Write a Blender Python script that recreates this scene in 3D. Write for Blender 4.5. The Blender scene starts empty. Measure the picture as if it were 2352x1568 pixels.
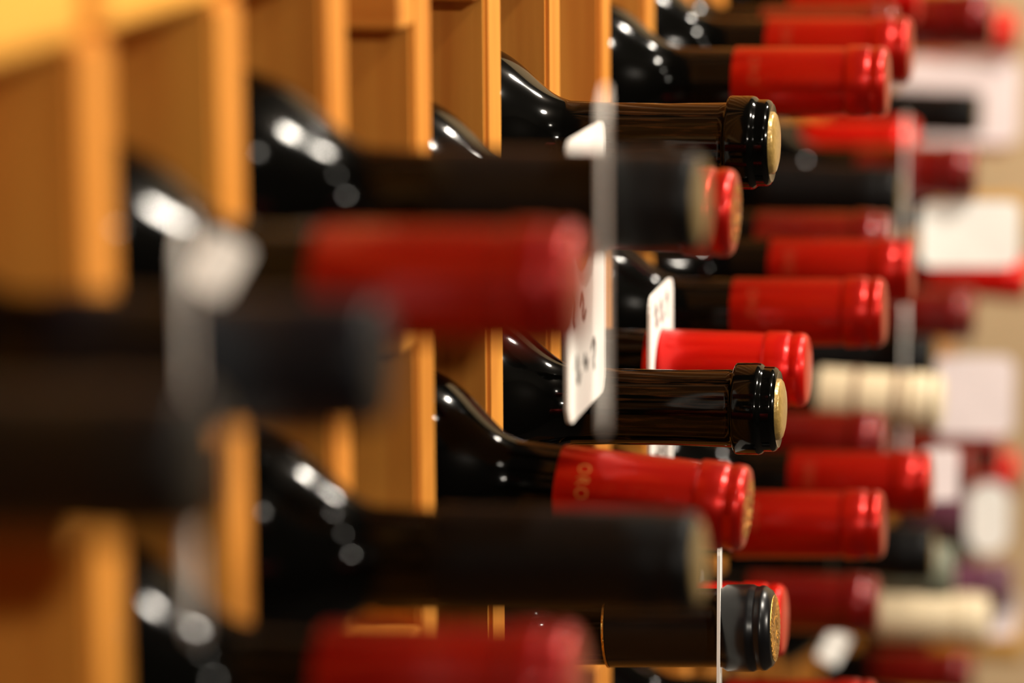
import bpy, math, random
from mathutils import Matrix, Vector

# ------------------------------------------------------------------ scene, camera, light
scene = bpy.context.scene
COL = scene.collection
CAM_ROT = ((0.97719685, -0.03256245, 0.20982374), (0.21222460, 0.18169577, -0.96018090), (-0.00685824, 0.98281551, 0.18446309))

cam_data = bpy.data.cameras.new('camera')
cam_data.sensor_width = 36.0
cam_data.lens = 36.0 * 7800.0 / 2352.0
cam_data.clip_start = 0.02
cam_data.dof.use_dof = True
cam_data.dof.focus_distance = 1.168
cam_data.dof.aperture_fstop = 4.9
cam = bpy.data.objects.new('camera', cam_data)
COL.objects.link(cam)
cam.matrix_world = Matrix.Translation((0.2429, 0.0, 1.5)) @ Matrix(CAM_ROT).to_4x4()
scene.camera = cam

world = bpy.data.worlds.new('cellar_air')
scene.world = world
world.use_nodes = True
world.node_tree.nodes['Background'].inputs[0].default_value = (1.0, 0.78, 0.55, 1)
world.node_tree.nodes['Background'].inputs[1].default_value = 0.004

def lamp(name, loc, watts, radius, color=(1.0, 0.91, 0.78)):
    l = bpy.data.lights.new(name, 'POINT')
    l.energy = watts; l.shadow_soft_size = radius; l.color = color
    o = bpy.data.objects.new(name, l); COL.objects.link(o); o.location = loc
    return o
# the cellar's wall lamp behind the camera and its row of ceiling lamps over the aisle
lamp('wall_lamp_light', (1.16, -1.30, 2.10), 74, 0.04)
lamp('wall_lamp_light', (2.05, 1.00, 1.80), 82, 0.05)
lamp('ceiling_lamp_light', (0.80, 1.15, 2.34), 88, 0.075)
lamp('ceiling_lamp_light', (0.72, 2.05, 2.34), 44, 0.05)
lamp('ceiling_lamp_light', (0.85, 0.35, 2.34), 9, 0.05)

scene.view_settings.view_transform = 'Standard'
scene.view_settings.look = 'None'
scene.view_settings.exposure = 0.0
scene.view_settings.gamma = 1.0
scene.view_settings.use_curve_mapping = False
try:
    scene.cycles.use_denoising = True
except Exception:
    pass

# ------------------------------------------------------------------ materials
def new_mat(name):
    m = bpy.data.materials.new(name); m.use_nodes = True
    return m, m.node_tree.nodes, m.node_tree.links, m.node_tree.nodes['Principled BSDF']

def plain(name, color, rough=0.4, metal=0.0, spec=0.5, coat=0.0, vary=0.0, bump=0.0, scale=60.0):
    m, n, l, p = new_mat(name)
    p.inputs['Base Color'].default_value = (*color, 1)
    p.inputs['Roughness'].default_value = rough
    p.inputs['Metallic'].default_value = metal
    p.inputs['Specular IOR Level'].default_value = spec
    p.inputs['Coat Weight'].default_value = coat
    p.inputs['Coat Roughness'].default_value = 0.06
    if vary or bump:
        tc = n.new('ShaderNodeTexCoord'); nz = n.new('ShaderNodeTexNoise')
        nz.inputs['Scale'].default_value = scale; nz.inputs['Detail'].default_value = 4
        l.new(tc.outputs['Object'], nz.inputs['Vector'])
        if vary:
            r = n.new('ShaderNodeValToRGB')
            r.color_ramp.elements[0].position = 0.3; r.color_ramp.elements[1].position = 0.7
            r.color_ramp.elements[0].color = (*[c * (1 - vary) for c in color], 1)
            r.color_ramp.elements[1].color = (*[min(1, c * (1 + vary)) for c in color], 1)
            l.new(nz.outputs['Fac'], r.inputs['Fac']); l.new(r.outputs['Color'], p.inputs['Base Color'])
        if bump:
            b = n.new('ShaderNodeBump'); b.inputs['Strength'].default_value = bump
            b.inputs['Distance'].default_value = 0.001
            l.new(nz.outputs['Fac'], b.inputs['Height']); l.new(b.outputs['Normal'], p.inputs['Normal'])
    return m

def wood_mat(name, light, dark, grain='Z'):
    m, n, l, p = new_mat(name)
    tc = n.new('ShaderNodeTexCoord'); mp = n.new('ShaderNodeMapping')
    mp.inputs['Scale'].default_value = (60, 60, 2.5) if grain == 'Z' else ((2.5, 60, 60) if grain == 'X' else (60, 2.5, 60))
    oi = n.new('ShaderNodeObjectInfo'); ad = n.new('ShaderNodeVectorMath'); ad.operation = 'ADD'
    l.new(tc.outputs['Object'], mp.inputs['Vector'])
    l.new(mp.outputs['Vector'], ad.inputs[0]); 
    mu = n.new('ShaderNodeMath'); mu.operation = 'MULTIPLY'; mu.inputs[1].default_value = 37.0
    l.new(oi.outputs['Random'], mu.inputs[0]); l.new(mu.outputs[0], ad.inputs[1])
    nz = n.new('ShaderNodeTexNoise'); nz.inputs['Scale'].default_value = 1.6
    nz.inputs['Detail'].default_value = 5; nz.inputs['Distortion'].default_value = 0.6
    l.new(ad.outputs[0], nz.inputs['Vector'])
    r = n.new('ShaderNodeValToRGB')
    r.color_ramp.elements[0].position = 0.32; r.color_ramp.elements[1].position = 0.68
    r.color_ramp.elements[0].color = (*dark, 1); r.color_ramp.elements[1].color = (*light, 1)
    l.new(nz.outputs['Fac'], r.inputs['Fac']); l.new(r.outputs['Color'], p.inputs['Base Color'])
    b = n.new('ShaderNodeBump'); b.inputs['Strength'].default_value = 0.25; b.inputs['Distance'].default_value = 0.0006
    l.new(nz.outputs['Fac'], b.inputs['Height']); l.new(b.outputs['Normal'], p.inputs['Normal'])
    p.inputs['Roughness'].default_value = 0.55
    p.inputs['Specular IOR Level'].default_value = 0.3
    return m

def cork_glass():
    # dark glass; over the neck the brown streaks of the cork show through it
    m, n, l, p = new_mat('dark_glass_cork')
    tc = n.new('ShaderNodeTexCoord'); mp = n.new('ShaderNodeMapping')
    mp.inputs['Scale'].default_value = (60, 900, 900)
    nz = n.new('ShaderNodeTexNoise'); nz.inputs['Scale'].default_value = 1.0; nz.inputs['Detail'].default_value = 6
    l.new(tc.outputs['Object'], mp.inputs['Vector']); l.new(mp.outputs['Vector'], nz.inputs['Vector'])
    r = n.new('ShaderNodeValToRGB')
    r.color_ramp.elements[0].position = 0.50; r.color_ramp.elements[1].position = 0.74
    r.color_ramp.elements[0].color = (0.001, 0.001, 0.0008, 1); r.color_ramp.elements[1].color = (0.032, 0.011, 0.003, 1)
    l.new(nz.outputs['Fac'], r.inputs['Fac'])
    sx = n.new('ShaderNodeSeparateXYZ'); l.new(tc.outputs['Object'], sx.inputs[0])
    gt = n.new('ShaderNodeMath'); gt.operation = 'GREATER_THAN'; gt.inputs[1].default_value = -0.055
    lt = n.new('ShaderNodeMath'); lt.operation = 'LESS_THAN'; lt.inputs[1].default_value = -0.016
    mm = n.new('ShaderNodeMath'); mm.operation = 'MULTIPLY'
    l.new(sx.outputs['X'], gt.inputs[0]); l.new(sx.outputs['X'], lt.inputs[0])
    l.new(gt.outputs[0], mm.inputs[0]); l.new(lt.outputs[0], mm.inputs[1])
    mx = n.new('ShaderNodeMix'); mx.data_type = 'RGBA'
    mx.inputs['A'].default_value = (0.001, 0.001, 0.0008, 1)
    l.new(mm.outputs[0], mx.inputs['Factor']); l.new(r.outputs['Color'], mx.inputs['B'])
    l.new(mx.outputs['Result'], p.inputs['Base Color'])
    p.inputs['Roughness'].default_value = 0.09
    p.inputs['Specular IOR Level'].default_value = 0.17
    return m

M = {
    'wood_z': wood_mat('pine_upright', (0.68, 0.29, 0.042), (0.52, 0.175, 0.020), 'Z'),
    'wood_x': wood_mat('pine_crosswise', (0.68, 0.29, 0.042), (0.52, 0.175, 0.020), 'X'),
    'wood_y_lit': wood_mat('pine_lengthwise_lit', (0.80, 0.39, 0.058), (0.70, 0.31, 0.042), 'Y'),  # same pine, colour lightened so the front rails look more strongly lit
    'glass': plain('dark_glass', (0.001, 0.001, 0.0008), 0.10, 0.0, 0.16),
    'corkglass': cork_glass(),
    'red': plain('red_capsule', (0.40, 0.0050, 0.0006), 0.32, 0.65, 0.4, 0.16),
    'reddeep': plain('deep_red_capsule', (0.24, 0.0015, 0.0004), 0.34, 0.6, 0.4, 0.16),
    'redbright': plain('bright_red_capsule', (0.62, 0.0040, 0.0010), 0.32, 0.55, 0.4, 0.16),
    'reddark': plain('dark_red_capsule', (0.16, 0.0016, 0.0016), 0.28, 0.5, 0.4, 0.5),
    'matte': plain('matte_black_capsule', (0.003, 0.0028, 0.0028), 0.40, 0.0, 0.13, vary=0.3, bump=0.2, scale=300),
    'black': plain('glossy_black_capsule', (0.003, 0.003, 0.0035), 0.28, 0.0, 0.3),
    'navy': plain('navy_capsule', (0.0015, 0.0025, 0.005), 0.42, 0.0, 0.13),
    'cream': plain('cream_capsule', (0.72, 0.60, 0.40), 0.4),
    'tanband': plain('brown_band', (0.18, 0.09, 0.05), 0.4),
    'sage': plain('grey_green_capsule', (0.16, 0.18, 0.13), 0.35),
    'plum': plain('plum_capsule', (0.11, 0.03, 0.06), 0.35),
    'amber': plain('amber_capsule', (0.55, 0.28, 0.03), 0.35),
    'gold': plain('gold_foil', (0.62, 0.38, 0.10), 0.30, 1.0, vary=0.25, bump=0.5, scale=900),
    'goldcork': plain('golden_cork_end', (0.36, 0.225, 0.06), 0.28, 0.35, 0.5, 0.3, vary=0.15, bump=0.3, scale=500),
    'tan': plain('tan_end_disc', (0.20, 0.135, 0.05), 0.4, 0.3),
    'goldprint': plain('gold_print', (0.36, 0.10, 0.015), 0.4, 0.2),
    'faintprint': plain('worn_gold_print', (0.30, 0.035, 0.008), 0.4, 0.4),
    'tag': plain('white_card', (0.90, 0.88, 0.83), 0.6, vary=0.04, scale=40),
    'tagpink': plain('pinkish_card', (0.84, 0.73, 0.73), 0.6, vary=0.04, scale=40),
    'string': plain('brown_string', (0.10, 0.07, 0.04), 0.8),
    'ink': plain('black_ink', (0.01, 0.01, 0.012), 0.6),
    'plaster': plain('tan_plaster', (0.56, 0.42, 0.24), 0.85, vary=0.12, bump=0.3, scale=5),
    'floor': plain('stone_floor', (0.05, 0.037, 0.027), 0.7, vary=0.25, scale=4),
    'darkwall': plain('dark_wall_paint', (0.03, 0.022, 0.016), 0.85, vary=0.1, scale=4),
    'ceiling': plain('ceiling_paint', (0.04, 0.033, 0.026), 0.9, vary=0.05, scale=3),
}

# ------------------------------------------------------------------ mesh helpers
def link(name, me, mat, parent=None):
    o = bpy.data.objects.new(name, me); COL.objects.link(o)
    if mat is not None and not me.materials:
        me.materials.append(mat)
    if parent is not None:
        o.parent = parent
    return o

def lathe(name, prof, seg=48):
    """prof: (x, r) pairs along the bottle axis (local +X)."""
    vs, fs = [], []
    rings = []
    for x, r in prof:
        if r < 1e-6:
            rings.append([len(vs)]); vs.append((x, 0, 0))
        else:
            ring = []
            for i in range(seg):
                a = 2 * math.pi * i / seg
                ring.append(len(vs)); vs.append((x, r * math.cos(a), r * math.sin(a)))
            rings.append(ring)
    for a, b in zip(rings, rings[1:]):
        for i in range(seg):
            j = (i + 1) % seg
            if len(a) == 1 and len(b) == 1: continue
            if len(a) == 1: fs.append((a[0], b[j], b[i]))
            elif len(b) == 1: fs.append((a[i], a[j], b[0]))
            else: fs.append((a[i], a[j], b[j], b[i]))
    me = bpy.data.meshes.new(name); me.from_pydata(vs, [], fs); me.update()
    me.shade_smooth(); me.set_sharp_from_angle(angle=math.radians(50))
    return me

def box_mesh(name, x0, x1, y0, y1, z0, z1, b=0.0015):
    """box with chamfered edges"""
    import bmesh
    bm = bmesh.new()
    bmesh.ops.create_cube(bm, size=1.0)
    for v in bm.verts:
        v.co = Vector(((x0 + x1) / 2 + v.co.x * (x1 - x0), (y0 + y1) / 2 + v.co.y * (y1 - y0), (z0 + z1) / 2 + v.co.z * (z1 - z0)))
    if b:
        bmesh.ops.bevel(bm, geom=list(bm.edges), offset=b, segments=1, affect='EDGES')
    me = bpy.data.meshes.new(name); bm.to_mesh(me); bm.free()
    return me

def prism_mesh(name, poly, y0, y1, b=0.0015):
    """polygon in XZ extruded from y0 to y1"""
    import bmesh
    bm = bmesh.new()
    va = [bm.verts.new((x, y0, z)) for x, z in poly]
    f = bm.faces.new(va)
    r = bmesh.ops.extrude_face_region(bm, geom=[f])
    for g in r['geom']:
        if isinstance(g, bmesh.types.BMVert): g.co.y = y1
    bmesh.ops.recalc_face_normals(bm, faces=bm.faces)
    bmesh.ops.bevel(bm, geom=list(bm.edges), offset=b, segments=2, affect='EDGES')
    me = bpy.data.meshes.new(name); bm.to_mesh(me); bm.free()
    return me

def tag_thing(o, label, cat, group=None, kind=None):
    if label: o['label'] = label
    if cat: o['category'] = cat
    if group: o['group'] = group
    if kind: o['kind'] = kind
    return o

def empty(name, loc):
    o = bpy.data.objects.new(name, None); COL.objects.link(o); o.location = loc
    o.empty_display_size = 0.02
    return o

# ------------------------------------------------------------------ the cellar
def slab(name, x0, x1, y0, y1, z0, z1, mat, label, cat):
    o = link(name, box_mesh(name, x0, x1, y0, y1, z0, z1, 0), mat)
    return tag_thing(o, label, cat, kind='structure')
slab('floor', -0.45, 2.3, -2.5, 3.0, -0.1, 0.0, M['floor'], 'stone floor of the wine cellar aisle', 'floor')
slab('ceiling', -0.45, 2.3, -2.5, 3.0, 2.5, 2.6, M['ceiling'], 'dark ceiling over the cellar aisle', 'ceiling')
slab('wall_back', -0.45, -0.35, -2.5, 3.0, 0.0, 2.5, M['darkwall'], 'dark wall behind the wooden rack', 'wall')
slab('wall_far', -0.35, 2.2, 2.92, 3.0, 0.0, 2.5, M['plaster'], 'tan plaster wall at the far end of the aisle', 'wall')
slab('wall_right', 2.2, 2.3, -2.5, 3.0, 0.0, 2.5, M['darkwall'], 'dark wall across the aisle', 'wall')
slab('wall_near', -0.35, 2.2, -2.5, -2.4, 0.0, 2.5, M['darkwall'], 'dark wall behind the camera', 'wall')

# ------------------------------------------------------------------ the rack
PITCH, E0, THICK = 0.0984, 0.7046, 0.021
def cell_y(k): return 0.7431 + PITCH * k
rack = empty('wine_rack', (0, 1.4, 0))
tag_thing(rack, 'pale pine wine rack with upright dividers along the left of the aisle', 'wine rack')
def rack_part(name, me, mat):
    o = link(name, me, mat, rack); o.matrix_parent_inverse = Matrix.Translation((0, -1.4, 0))
    return o
DIV_NOTCH = prism_mesh('divider_notched', [(-0.30, 0.0), (0.0, 0.0), (0.0, 1.4300), (-0.016, 1.4300), (-0.016, 2.1), (-0.30, 2.1)], -THICK, 0.0)
DIV_PLAIN = prism_mesh('divider_plain', [(-0.30, 0.0), (0.0, 0.0), (0.0, 2.1), (-0.30, 2.1)], -THICK, 0.0)
for k in range(-6, 23):
    o = rack_part('divider', DIV_NOTCH if k <= 2 else DIV_PLAIN, M['wood_z'])
    o.location.y = E0 + PITCH * k
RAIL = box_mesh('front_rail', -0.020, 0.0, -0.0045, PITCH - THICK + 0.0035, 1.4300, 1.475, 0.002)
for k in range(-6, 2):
    o = rack_part('front_rail', RAIL, M['wood_y_lit']); o.location.y = E0 + PITCH * k
CLEAT_W, CLEAT_H, R_BODY = 0.0165, 0.018, 0.0365
CLEAT_DROP = math.sqrt(R_BODY ** 2 - ((PITCH - THICK) / 2 - CLEAT_W) ** 2)
CLEAT = box_mesh('cleat', -0.27, 0.0, -CLEAT_W / 2, CLEAT_W / 2, -CLEAT_H, 0.0, 0.001)
def cleats(k, top, tilt=0.0, dx=0.0):
    half = (PITCH - THICK) / 2 - CLEAT_W / 2
    for s in (-1, 1):
        o = rack_part('cleat', CLEAT, M['wood_x'])
        o.location = (dx if s > 0 else dx - 0.012, cell_y(k) + s * half, top)
        o.rotation_euler = (0, -math.radians(tilt), 0)
for k in range(2, 12):
    cleats(k, 1.4245)

# ------------------------------------------------------------------ bottles
BOTTLES = [
    (-2, 0.07, 1.3719, 'matte', 1.3, 0.078, 'matte black bottle nearest the camera, its mouth at the left edge of the photo'),
    (-1, 0.0757, 1.3708, 'navy', 1.2, 0.078, 'dark navy capped bottle at left, a white tag hanging on its neck'),
    (0, 0.0966, 1.3707, 'redplain', 1.3, 0.08, 'large blurred red capped bottle between the two matte black bottles'),
    (0, 0.0958, 1.277, 'redplain', 2.6, 0.08, 'large blurred red capped bottle cut off by the bottom edge'),
    (1, 0.1084, 1.3757, 'matte', 1.0, 0.086, 'upper matte black bottle with tan end, crossed by a thin tag edge'),
    (1, 0.1082, 1.2821, 'matte', 1.9, 0.086, 'lower matte black bottle with tan end, under the gold lettered red cap'),
    (2, 0.0662, 1.358, 'matte', 1.0, 0.078, 'black bottle mostly hidden behind the upper matte black bottle'),
    (2, 0.066, 1.2541, 'matte', 1.5, 0.078, 'black bottle mostly hidden behind the lower matte black bottle'),
    (3, 0.0877, 1.3435, 'oro', -1.0, 0.072, 'red capped bottle whose ring peeks out behind the upper matte black bottle'),
    (3, 0.0921, 1.2492, 'oro', -4.0, 0.075, 'red capped bottle with gold ORO lettering facing the camera, below the lower corked bottle'),
    (4, 0.0855, 1.3531, 'cork', 0.5, 0.07, 'upper uncapped dark glass bottle with golden cork end'),
    (4, 0.0884, 1.261, 'cork', 1.1, 0.0715, 'lower uncapped dark glass bottle with golden cork end, behind the written white tag'),
    (4, 0.0875, 1.1832, 'gold', 2.6, 0.078, 'glossy black capped bottle with gold foil end beside a thin upright tag edge'),
    (5, 0.0859, 1.2556, 'bright', 0.3, 0.08, 'bright red capped bottle wearing a white written tag, just above the lower corked bottle'),
    (5, 0.0778, 1.1589, 'bright', 1.0, 0.078, 'bright red capped bottle hidden behind the gold ended black bottle'),
    (6, 0.1038, 1.3528, 'oro6', 0.9, 0.084, 'upper sharp red capped bottle, largest of the red ones at the top right'),
    (6, 0.1038, 1.2607, 'oro6', 1.6, 0.084, 'middle sharp red capped bottle just above the bright red tagged one'),
    (6, 0.1045, 1.1737, 'oro6', 2.2, 0.084, 'lower sharp red capped bottle to the right of the gold lettered one'),
    (6, 0.1023, 1.0942, 'oro6', 2.0, 0.084, 'red capped bottle of which only the top edge shows at the bottom of the photo'),
    (7, 0.1031, 1.3555, 'oro6', 0.8, 0.084, 'red capped bottle directly behind the upper sharp red one'),
    (7, 0.1052, 1.2613, 'oro6', 1.3, 0.084, 'red capped bottle directly behind the middle sharp red one'),
    (7, 0.1146, 1.1688, 'oro6', 1.5, 0.084, 'red capped bottle standing out furthest, above and behind the lower sharp red one'),
    (8, 0.0869, 1.352, 'dark', 1.2, 0.08, 'dark red capped bottle in shade behind the two upper red bottles'),
    (8, 0.0852, 1.2581, 'dark', 1.2, 0.08, 'dark red capped bottle in shade below the hanging grey tag edge'),
    (8, 0.0845, 1.1647, 'dark', 1.2, 0.08, 'dark red capped bottle below the cream banded one'),
    (8, 0.0825, 1.0874, 'dark', 1.2, 0.08, 'dark red capped bottle with shiny dots under the lower sharp red one'),
    (9, 0.0874, 1.3622, 'bright2', 1.2, 0.082, 'red capped bottle cut off by the top edge above the dark red one'),
    (9, 0.08, 1.2654, 'matte', -1.5, 0.078, 'dull black bottle under the soft blurred red one at right'),
    (9, 0.1018, 1.1638, 'band', -1.5, 0.08, 'cream capped bottle with brown bands right of the bright red tagged one'),
    (9, 0.0986, 1.0882, 'matte', 0.5, 0.08, 'black bottle right of the lower sharp red one'),
    (9, 0.087, 1.0041, 'matte', 0.5, 0.08, 'black bottle in the lower right corner below the cream capped one, at the bottom edge'),
    (10, 0.115, 1.3417, 'dark2', 1.0, 0.082, 'blurred dark red capped bottle above the pinkish white tag at top right'),
    (10, 0.1084, 1.2636, 'dark2', 1.0, 0.082, 'blurred dark red capped bottle right of the hanging grey tag edge'),
    (10, 0.0887, 1.1646, 'matte', -1.5, 0.082, 'black bottle directly above the cream banded one'),
    (10, 0.1002, 1.0545, 'sage', 0.5, 0.082, 'grey green capped bottle right of the black bottle at lower right'),
    (13, 0.0889, 0.9143, 'dark2', 1.0, 0.082, 'dark red capped bottle below the plain cream capped one'),
    (11, 0.0684, 1.2648, 'soft', 0.5, 0.08, 'soft blurred red capped bottle below the upper sharp red one'),
    (11, 0.1014, 1.1727, 'dark2', 1.0, 0.082, 'blurred dark red capped bottle above the pink white tag at mid right'),
    (11, 0.1121, 1.0019, 'cream', -0.5, 0.082, 'plain cream capped bottle at lower right'),
    (11, 0.1006, 1.086, 'dark2', 0.5, 0.082, 'dark red capped bottle right of the furthest standing red bottle'),
    (12, 0.1101, 1.0778, 'dark2', 0.5, 0.082, 'blurred dark red bottle above the oval white tag near the right edge'),
    (12, 0.118, 0.9955, 'plum', 0.5, 0.082, 'plum coloured capped bottle below the oval white tag near the right edge'),
    (13, 0.087, 1.2585, 'matte', -0.6, 0.082, 'black capped bottle below the pinkish white tag at top right'),
    (13, 0.1181, 1.1601, 'soft', -2.0, 0.082, 'red capped bottle below the bright white tag at the right edge'),
    (15, 0.089, 1.2244, 'soft', 0.5, 0.082, 'small red bottle end right of the black capped one at top right'),
    (14, 0.1078, 1.0189, 'soft', 0.5, 0.082, 'red capped bottle at the right edge beside the oval white tag'),
    (15, 0.1074, 0.8818, 'amber', 0.5, 0.082, 'amber yellow capped bottle at the right edge near the bottom'),
    (14, 0.1007, 1.2978, 'soft', 0.5, 0.082, 'red bottle end at the top right corner above the pinkish card'),
    (16, 0.0782, 1.0045, 'dark2', 0.5, 0.082, 'shaded dark red bottle right of the dark red one beside the furthest standing bottle'),
    (17, 0.074, 0.9206, 'plum', 0.5, 0.082, 'plum coloured bottle end hidden behind the oval white tag'),
    (16, 0.0663, 0.917, 'matte', 0.5, 0.082, 'far black bottle right of the grey green capped one'),
    (16, 0.0951, 1.1526, 'amber', 0.5, 0.082, 'amber yellow capped bottle at the right edge beside the bright white tag'),
]
TAGS = [
    (1, 0.0356, 17.2242, 0.055, 0.078, 0.012, 0, 'white tag seen edge on, hanging on the navy bottle at left'),
    (4, 0.0835, 10.1253, 0.055, 0.083, 0.013, 0, 'thin grey tag seen edge on across the upper matte black bottle'),
    (8, 0.0399, 0, 0.06, 0.0885, 0.01, 1, 'white tag with black handwriting in front of the lower corked bottle'),
    (13, 0.03, 0, 0.05, 0.082, 0.016, 2, 'white tag with handwriting wrapped around the bright red bottle neck'),
    (12, 0.0679, 8.1521, 0.05, 0.085, 0.024, 0, 'sharp thin upright tag edge on the gold ended black bottle'),
    (32, 0.0723, 5.0399, 0.05, 0.085, 0.014, 0, 'grey tag seen edge on below the soft blurred red bottle'),
    (33, 0.073, 5.0196, 0.05, 0.085, 0.018, 0, 'short grey tag edge right of the middle sharp red bottle'),
]
FREE_TAGS = [
    (2, 0.0166, 0.7251, 1.3757, 0.011, 0.014, -55, -32, 0, 'small cream paper tab above the navy bottle, left of the large red cap'),
    (47, 0.0653, 2.1207, 1.2546, 0.078, 0.054, -80, 0, 1, 'pinkish white card behind the black capped bottle at top right'),
    (32, 0.1056, 1.7271, 1.2319, 0.05, 0.034, -80, 0, 0, 'brightest white tag near the right edge, above a red bottle'),
    (37, 0.1013, 1.8255, 1.1274, 0.044, 0.044, -80, 0, 1, 'pink white square tag at right beside the cream banded bottle'),
    (40, 0.1034, 1.9239, 1.0363, 0.024, 0.042, -80, 0, 0, 'oval white tag near the right edge'),
    (28, 0.1012, 1.6287, 1.1279, 0.018, 0.026, -70, 0, 1, 'small pinkish tag tip beside the furthest standing red bottle'),
    (29, 0.0498, 1.6287, 1.038, 0.013, 0.017, -60, -30, 0, 'cream tag corner below the dark red bottle with shiny dots'),
    (41, 0.1121, 1.9239, 0.9777, 0.018, 0.026, -70, 0, 1, 'small pinkish tag right of the plain cream capped bottle'),
]


L_BODY = 0.300
_cache = {}
SHOULDER = [(0.0, 0.0137), (0.004, 0.0146), (0.008, 0.0171), (0.013, 0.0217), (0.018, 0.0263), (0.024, 0.0305), (0.032, 0.0336),
            (0.042, 0.0356), (0.054, R_BODY)]
def body_tail(neck):
    pr = []
    # smooth the shoulder by sampling it finely
    for i in range(37):
        t = SHOULDER[-1][0] * i / 36
        for (a, ra), (b, rb) in zip(SHOULDER, SHOULDER[1:]):
            if a <= t <= b + 1e-9:
                pr.append((-(neck + t), ra + (rb - ra) * (t - a) / (b - a))); break
    # light smoothing of the sampled radii
    rr = [p[1] for p in pr]
    for _ in range(6):
        rr = [rr[0]] + [(rr[i - 1] + 2 * rr[i] + rr[i + 1]) / 4 for i in range(1, len(rr) - 1)] + [rr[-1]]
    pr = [(p[0], r) for p, r in zip(pr, rr)]
    pr += [(-L_BODY + 0.006, R_BODY), (-L_BODY + 0.001, R_BODY - 0.003), (-L_BODY, R_BODY - 0.008), (-L_BODY + 0.02, 0.0)]
    return pr
def glass_mesh(neck, bare):
    key = ('g', round(neck, 4), bare)
    if key not in _cache:
        if bare:
            pr = [(-0.0005, 0.0), (-0.0005, 0.0115), (0.0, 0.0132), (-0.0006, 0.0141), (-0.0014, 0.0146), (-0.0020, 0.0147), (-0.0046, 0.0147),
                  (-0.0050, 0.0148), (-0.0056, 0.0154), (-0.0064, 0.0158), (-0.0072, 0.0159), (-0.0140, 0.0159), (-0.0146, 0.0158), (-0.0150, 0.0154), (-0.0152, 0.0140), (-0.0158, 0.0136), (-0.0175, 0.0135)]
        else:
            pr = [(-0.001, 0.0), (-0.001, 0.0115), (-0.003, 0.0125), (-0.02, 0.0128)]
        pr += [(-0.035, 0.0131), (-neck + 0.012, 0.0133)]
        _cache[key] = lathe('glass_body', pr + body_tail(neck), 64)
    return _cache[key]
def capsule_mesh(style):
    key = ('c', style)
    if key not in _cache:
        if style == 'ring':        # red capsules: doubled ring at the mouth
            pr = [(0.0, 0.0), (0.0, 0.0112), (-0.0004, 0.0124), (-0.0014, 0.0134), (-0.0026, 0.0138), (-0.0048, 0.0139),
                  (-0.0056, 0.0135), (-0.0064, 0.0134), (-0.0070, 0.0138), (-0.0080, 0.0142), (-0.0150, 0.0142), (-0.0154, 0.0141), (-0.0160, 0.0138),
                  (-0.0163, 0.0131), (-0.0169, 0.0130), (-0.01695, 0.0134), (-0.0230, 0.01355), (-0.0600, 0.0139), (-0.0605, 0.0137), (-0.0600, 0.0130)]
        elif style == 'long':      # smooth long capsule of the matte bottles
            pr = [(0.0, 0.0), (0.0, 0.0108), (-0.0005, 0.0120), (-0.0016, 0.0128), (-0.0080, 0.0133), (-0.0092, 0.0131), (-0.0104, 0.0135),
                  (-0.0200, 0.0136), (-0.0215, 0.0133), (-0.0600, 0.0139), (-0.0680, 0.0141), (-0.0685, 0.0138), (-0.0680, 0.0132)]
        else:                      # 'gold': black capsule with a gold line and a gold end
            pr = [(0.0, 0.0), (0.0, 0.0118), (-0.0008, 0.0132), (-0.0030, 0.0147), (-0.0042, 0.0149), (-0.0052, 0.0145), (-0.0062, 0.0146),
                  (-0.0074, 0.0152), (-0.0090, 0.0153), (-0.0165, 0.0151), (-0.0185, 0.0138), (-0.0205, 0.0137), (-0.0580, 0.0141), (-0.0585, 0.0135)]
        _cache[key] = lathe('capsule', pr, 64)
    return _cache[key]
def mesh_once(key, fn):
    if key not in _cache: _cache[key] = fn()
    return _cache[key]

def oro_lettering():
    cu = bpy.data.curves.new('oro_text', 'FONT'); cu.body = 'ORO'; cu.size = 1.0; cu.space_character = 1.15
    cu.offset = 0.004; cu.extrude = 0.0; cu.resolution_u = 4
    t = bpy.data.objects.new('oro_text', cu); COL.objects.link(t)
    bpy.context.view_layer.update()
    dg = bpy.context.evaluated_depsgraph_get()
    me = bpy.data.meshes.new_from_object(t.evaluated_get(dg))
    bpy.data.objects.remove(t)
    import bmesh
    bm = bmesh.new(); bm.from_mesh(me)
    xs = [v.co.x for v in bm.verts]; ys = [v.co.y for v in bm.verts]
    x0, x1, y0, y1 = min(xs), max(xs), min(ys), max(ys)
    bmesh.ops.subdivide_edges(bm, edges=[e for e in bm.edges if e.calc_length() > 0.12], cuts=2)
    for v in bm.verts:
        tx = (v.co.x - x0) / (x1 - x0) * 0.0118; ty = (v.co.y - y0) / (y1 - y0) * 0.0042
        u = -0.0535 + ty
        r = 0.0133 + (0.0139 - 0.0133) * (-u - 0.0182) / (0.060 - 0.0182) + 0.00012
        phi = math.radians(51) - tx / r
        v.co = Vector((u, -r * math.cos(phi), r * math.sin(phi)))
    bm.to_mesh(me); bm.free()
    me.name = 'gold_lettering'; me.materials.clear()
    return me

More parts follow.
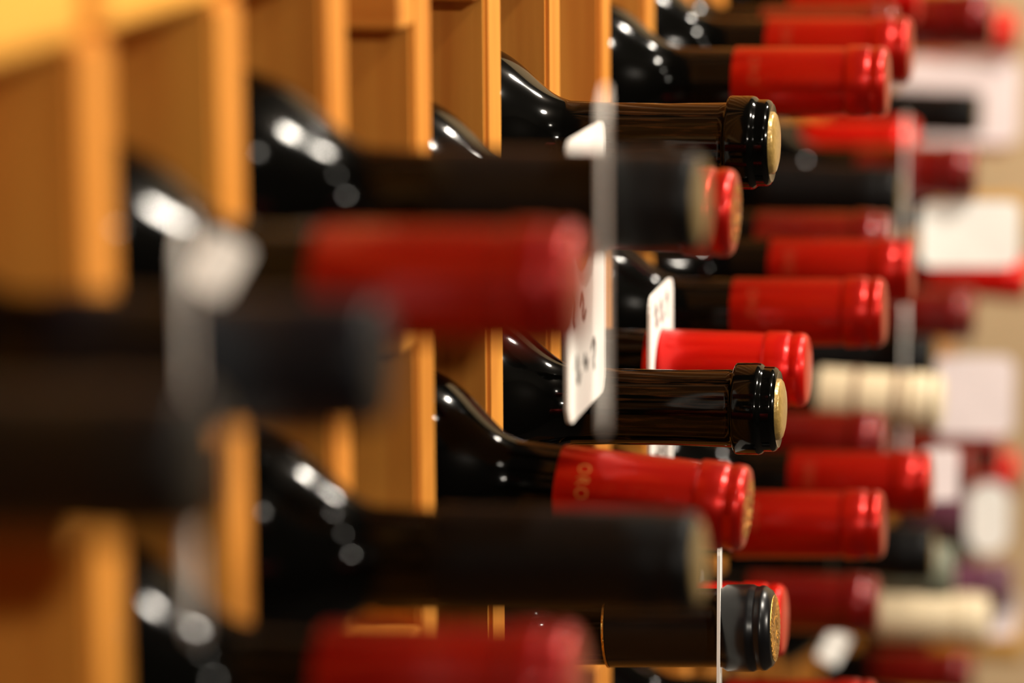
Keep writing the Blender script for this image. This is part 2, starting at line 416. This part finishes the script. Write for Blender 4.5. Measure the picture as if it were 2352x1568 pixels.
def emblem_mesh(r0=0.0055, r1=0.0098, n=22, seed=3):
    """stamped foil emblem on the end of a capsule: a raised ring of short strokes round a disc"""
    rnd = random.Random(seed); vs, fs = [], []
    def quad(pts):
        b = len(vs)
        for x in (0.0, 0.00035):
            for (y, z) in pts: vs.append((x, y, z))
        fs.append((b + 4, b + 5, b + 6, b + 7))
        for i in range(4):
            j = (i + 1) % 4; fs.append((b + i, b + j, b + 4 + j, b + 4 + i))
    for i in range(n):
        a = 2 * math.pi * i / n; w = (0.6 + 0.3 * rnd.random()) * math.pi / n
        q0 = r0 + 0.0022 * rnd.random(); q1 = r1 - 0.0006 * rnd.random()
        quad([(r * math.cos(a + s), r * math.sin(a + s)) for r, s in ((q0, -w), (q1, -w * .8), (q1, w * .8), (q0, w))])
    for i in range(12):
        a = 2 * math.pi * i / 12; b2 = a + 2 * math.pi / 12
        quad([(0.0030 * math.cos(a), 0.0030 * math.sin(a)), (0.0042 * math.cos(a), 0.0042 * math.sin(a)),
              (0.0042 * math.cos(b2), 0.0042 * math.sin(b2)), (0.0030 * math.cos(b2), 0.0030 * math.sin(b2))])
    me = bpy.data.meshes.new('emblem'); me.from_pydata(vs, [], fs); me.update()
    return me

def ring_mesh(x0, x1, r, dr=0.0002):
    return lathe('band', [(x0, r - 0.001), (x0, r + dr), (x1, r + dr), (x1, r - 0.001)], 64)

LETTERING = oro_lettering()
LETTERING_FAINT = LETTERING.copy()
GROUP = 'wine bottles lying in the rack'
roots = []
for (k, lx, lz, kind, tilt, neck, label) in BOTTLES:
    y = cell_y(k)
    root = empty('wine_bottle', (lx, y, lz))       # at the mouth, the axis running back into the rack
    root.rotation_euler = (0, -math.radians(tilt), 0)
    tag_thing(root, label, 'wine bottle', GROUP)
    roots.append((root, k, lx, lz, tilt, kind))
    bare = kind == 'cork'
    link('glass_body', glass_mesh(neck, bare), None, root)
    gm = M['corkglass'] if bare else M['glass']
    g = root.children[0]
    if not g.data.materials: g.data.materials.append(gm)
    if bare:
        link('cork', mesh_once('cork', lambda: lathe('cork', [(0.0022, 0.0), (0.0021, 0.004), (0.0018, 0.0075), (0.0012, 0.0097), (0.0004, 0.0106), (-0.004, 0.0108), (-0.004, 0.0)], 48)), M['goldcork'], root)
    else:
        style = 'ring'
        if kind in ('matte', 'navy'): style = 'long'
        if kind == 'gold': style = 'gold'
        mat = {'matte': 'matte', 'navy': 'navy', 'gold': 'black', 'redplain': 'reddeep', 'oro': 'red', 'oro6': 'red', 'bright': 'redbright',
               'bright2': 'redbright', 'soft': 'redbright', 'dark': 'reddark', 'dark2': 'reddark', 'cream': 'cream', 'band': 'cream',
               'sage': 'sage', 'plum': 'plum', 'amber': 'amber'}[kind]
        src = capsule_mesh(style)
        me = mesh_once(('cm', style, mat), lambda: src.copy())
        c = link('capsule', me, M[mat], root)
        if style == 'long' and k >= 0:
            link('end_disc', mesh_once('tan_disc', lambda: lathe('end_disc', [(0.0006, 0.0), (0.0006, 0.0090), (0.0003, 0.0102), (-0.0002, 0.0107)], 48)), M['tan'], c)
        elif kind in ('oro', 'oro6'):
            link('gold_lettering', LETTERING if kind == 'oro' else LETTERING_FAINT, M['goldprint'] if kind == 'oro' else M['faintprint'], c)
            if kind == 'oro': link('gold_emblem', mesh_once('emb', emblem_mesh), M['gold'], c)
        elif kind == 'gold':
            link('gold_emblem', mesh_once('emb2', lambda: emblem_mesh(0.0045, 0.0112, 30, 9)), M['gold'], c)
            link('gold_disc', mesh_once('gdisc', lambda: lathe('gold_disc', [(0.0002, 0.0), (0.0002, 0.0116), (-0.0006, 0.0120)], 48)), M['gold'], c)
            link('gold_band', mesh_once('gband', lambda: ring_mesh(-0.0590, -0.0582, 0.0141, 0.0002)), M['gold'], c)
        elif kind == 'band':
            for i, u in enumerate((0.0205, 0.0405)):
                link('brown_band', mesh_once(('bb', i), lambda: ring_mesh(-u - 0.003, -u, 0.0137, 0.0004)), M['tanband'], c)
    # the pair of cleats the bottle lies on
    t = math.radians(tilt)
    zb = lz - (lx + 0.0) * math.tan(t)
    cleats(k, zb - CLEAT_DROP / math.cos(t), tilt)

# ------------------------------------------------------------------ neck tags
def tag_mesh(w, h, top, hole, rc=0.006, thick=0.0011, n=64):
    """card in the YZ plane round a hole at the origin; the card reaches `top` above the hole's edge"""
    zt = hole + top; zb = zt - h
    vs, fs = [], []
    def outer(a):
        c, s = math.cos(a), math.sin(a)
        t = 1e9
        if c > 1e-9: t = min(t, (w / 2) / c)
        if c < -1e-9: t = min(t, (w / 2) / -c)
        if s > 1e-9: t = min(t, zt / s)
        if s < -1e-9: t = min(t, -zb / -s)
        y, z = c * t, s * t
        # round the corners
        for sy in (-1, 1):
            for cz, sz in ((zt, 1), (zb, -1)):
                ky, kz = sy * (w / 2 - rc), cz - sz * rc
                if (y - ky) * sy > 0 and (z - kz) * sz > 0:
                    d = math.hypot(y - ky, z - kz)
                    y, z = ky + (y - ky) / d * rc, kz + (z - kz) / d * rc
        return y, z
    angs = [2 * math.pi * i / n for i in range(n)]
    for sy in (-1, 1):
        for cz, sz in ((zt, 1), (zb, -1)):
            for q in (0.0, 0.5, 1.0):
                p = (sy * (w / 2 - rc * q), cz - sz * rc * (1 - q)); angs.append(math.atan2(p[1], p[0]) % (2 * math.pi))
    angs = sorted(set(round(a, 5) for a in angs)); n = len(angs)
    for x in (-thick / 2, thick / 2):
        for a in angs:
            vs.append((x, hole * math.cos(a), hole * math.sin(a)))
        for a in angs:
            yy, zz = outer(a); vs.append((x, yy, zz))
    for i in range(n):
        j = (i + 1) % n
        fs.append((i, j, n + j, n + i)); b = 2 * n
        fs.append((b + i, b + n + i, b + n + j, b + j))
        fs.append((n + i, n + j, b + n + j, b + n + i)); fs.append((i, b + i, b + j, j))
    me = bpy.data.meshes.new('neck_tag'); me.from_pydata(vs, [], fs); me.update()
    import bmesh
    bm = bmesh.new(); bm.from_mesh(me); bmesh.ops.recalc_face_normals(bm, faces=bm.faces); bm.to_mesh(me); bm.free()
    return me

def strokes_mesh(lines, width=0.0011, x=0.00065):
    """pen strokes on the card: polylines of (y, z) points, the writing a hair proud of the card"""
    vs, fs = [], []
    for ln in lines:
        for (ya, za), (yb, zb) in zip(ln, ln[1:]):
            d = math.hypot(yb - ya, zb - za) or 1e-6
            ny, nz = -(zb - za) / d * width / 2, (yb - ya) / d * width / 2
            b = len(vs)
            for xx in (x - 0.0002, x):
                vs += [(xx, ya + ny, za + nz), (xx, yb + ny, zb + nz), (xx, yb - ny, zb - nz), (xx, ya - ny, za - nz)]
            fs += [(b + 4, b + 5, b + 6, b + 7), (b, b + 1, b + 5, b + 4), (b + 1, b + 2, b + 6, b + 5), (b + 2, b + 3, b + 7, b + 6), (b + 3, b, b + 4, b + 7)]
    me = bpy.data.meshes.new('handwriting'); me.from_pydata(vs, [], fs); me.update()
    return me
GLYPH = {  # hasty pen marks on a 0..1 x 0..1 square; the photograph does not let them be read
    '2': [(0.0, 0.55), (0.3, 0.9), (0.55, 0.6), (0.3, 0.3), (0.6, 0.15), (0.9, 0.4)],
    '7': [(0.1, 0.7), (0.5, 0.95), (0.75, 0.7), (0.45, 0.35), (0.6, 0.1)],
    'J': [(0.3, 1.0), (0.8, 1.0), (0.6, 1.0), (0.6, 0.2), (0.3, 0.0), (0.0, 0.2)],
    'S': [(0.8, 0.85), (0.4, 1.0), (0.1, 0.75), (0.7, 0.35), (0.4, 0.0), (0.0, 0.15)],
    'P': [(0.1, 0.0), (0.15, 1.0), (0.7, 0.9), (0.65, 0.55), (0.15, 0.5)],
    '1': [(0.1, 0.5), (0.35, 0.75), (0.5, 0.3), (0.8, 0.55)],
}
def writing(text, y0, z0, size, step):
    return [[(y0 + i * step + gy * size * 0.75, z0 + gz * size) for gy, gz in GLYPH[ch]] for i, ch in enumerate(text) if ch in GLYPH]

for (b, tx, rot, w, h, top, wr, label) in TAGS:
    root, k, lx, lz, tilt, kind = roots[b]
    neck_r = 0.0142
    hole = 0.0175
    az = lz - (lx - tx) * math.tan(math.radians(tilt))
    o = link('neck_tag', tag_mesh(w, h, top, hole), M['tagpink'] if wr == 3 else M['tag'])
    o.location = (tx, cell_y(k), az + neck_r - hole)
    o.rotation_euler = (0, 0, math.radians(rot))
    tag_thing(o, label, 'bottle tag', 'paper tags hung on bottle necks')
    if wr == 1:
        link('handwriting', strokes_mesh(writing('72', -0.022, -0.034, 0.012, 0.014) + writing('217', -0.020, -0.052, 0.012, 0.013), 0.0020), M['ink'], o)
    elif wr == 2:
        link('handwriting', strokes_mesh(writing('227', -0.016, 0.0185, 0.0115, 0.0115) + writing('JSP', -0.018, -0.040, 0.012, 0.012), 0.0018), M['ink'], o)
def card_mesh(w, h, rc, thick=0.001):
    pts = []
    for sy, sz, a0 in ((1, 1, 0), (-1, 1, 90), (-1, -1, 180), (1, -1, 270)):
        for q in range(5):
            a = math.radians(a0 + q * 22.5)
            pts.append((sy * (w / 2 - rc) + rc * math.cos(a), sz * (h / 2 - rc) + rc * math.sin(a)))
    n = len(pts)
    vs = [(-thick / 2, y, z) for y, z in pts] + [(thick / 2, y, z) for y, z in pts]
    fs = [tuple(range(n - 1, -1, -1)), tuple(range(n, 2 * n))] + [(i, (i + 1) % n, n + (i + 1) % n, n + i) for i in range(n)]
    me = bpy.data.meshes.new('neck_tag'); me.from_pydata(vs, [], fs); me.update()
    return me
def string_mesh(start, centre, radius, r=0.0004):
    """a loop of string round the neck (axis X) and its end running to the card"""
    path = [start]
    for i in range(17):
        a = -math.pi / 2 + 2 * math.pi * i / 16
        path.append((centre[0], centre[1] + radius * math.cos(a), centre[2] + radius * math.sin(a)))
    vs, fs = [], []
    for i, p in enumerate(path):
        for q in range(4):
            a = q * math.pi / 2
            vs.append((p[0] + r * math.cos(a), p[1] + (r * math.sin(a) if i else 0), p[2] + (r * math.sin(a) if i else r * math.sin(a))))
    for i in range(len(path) - 1):
        for q in range(4):
            fs.append((i * 4 + q, i * 4 + (q + 1) % 4, i * 4 + 4 + (q + 1) % 4, i * 4 + 4 + q))
    me = bpy.data.meshes.new('string'); me.from_pydata(vs, [], fs); me.update()
    return me
for (host, tx, ty, tz, w, h, rot, roll, pink, label) in FREE_TAGS:
    root, k, lx, lz, tilt, kind = roots[host]
    o = link('neck_tag', card_mesh(w, h, min(w, h) * (0.45 if 'oval' in label else 0.15)), M['tagpink'] if pink else M['tag'])
    o.location = (tx, ty, tz); o.rotation_euler = (math.radians(roll), 0, math.radians(rot))
    nx = min(tx, lx - 0.004)
    az = lz - (lx - nx) * math.tan(math.radians(tilt))
    inv = o.matrix_basis.inverted()
    me = string_mesh((tx, ty, tz + h / 2 - 0.003), (nx, cell_y(k), az), 0.0146)
    me.transform(inv)
    link('string', me, M['string'], o)
    tag_thing(o, label, 'bottle tag', 'paper tags hung on bottle necks')
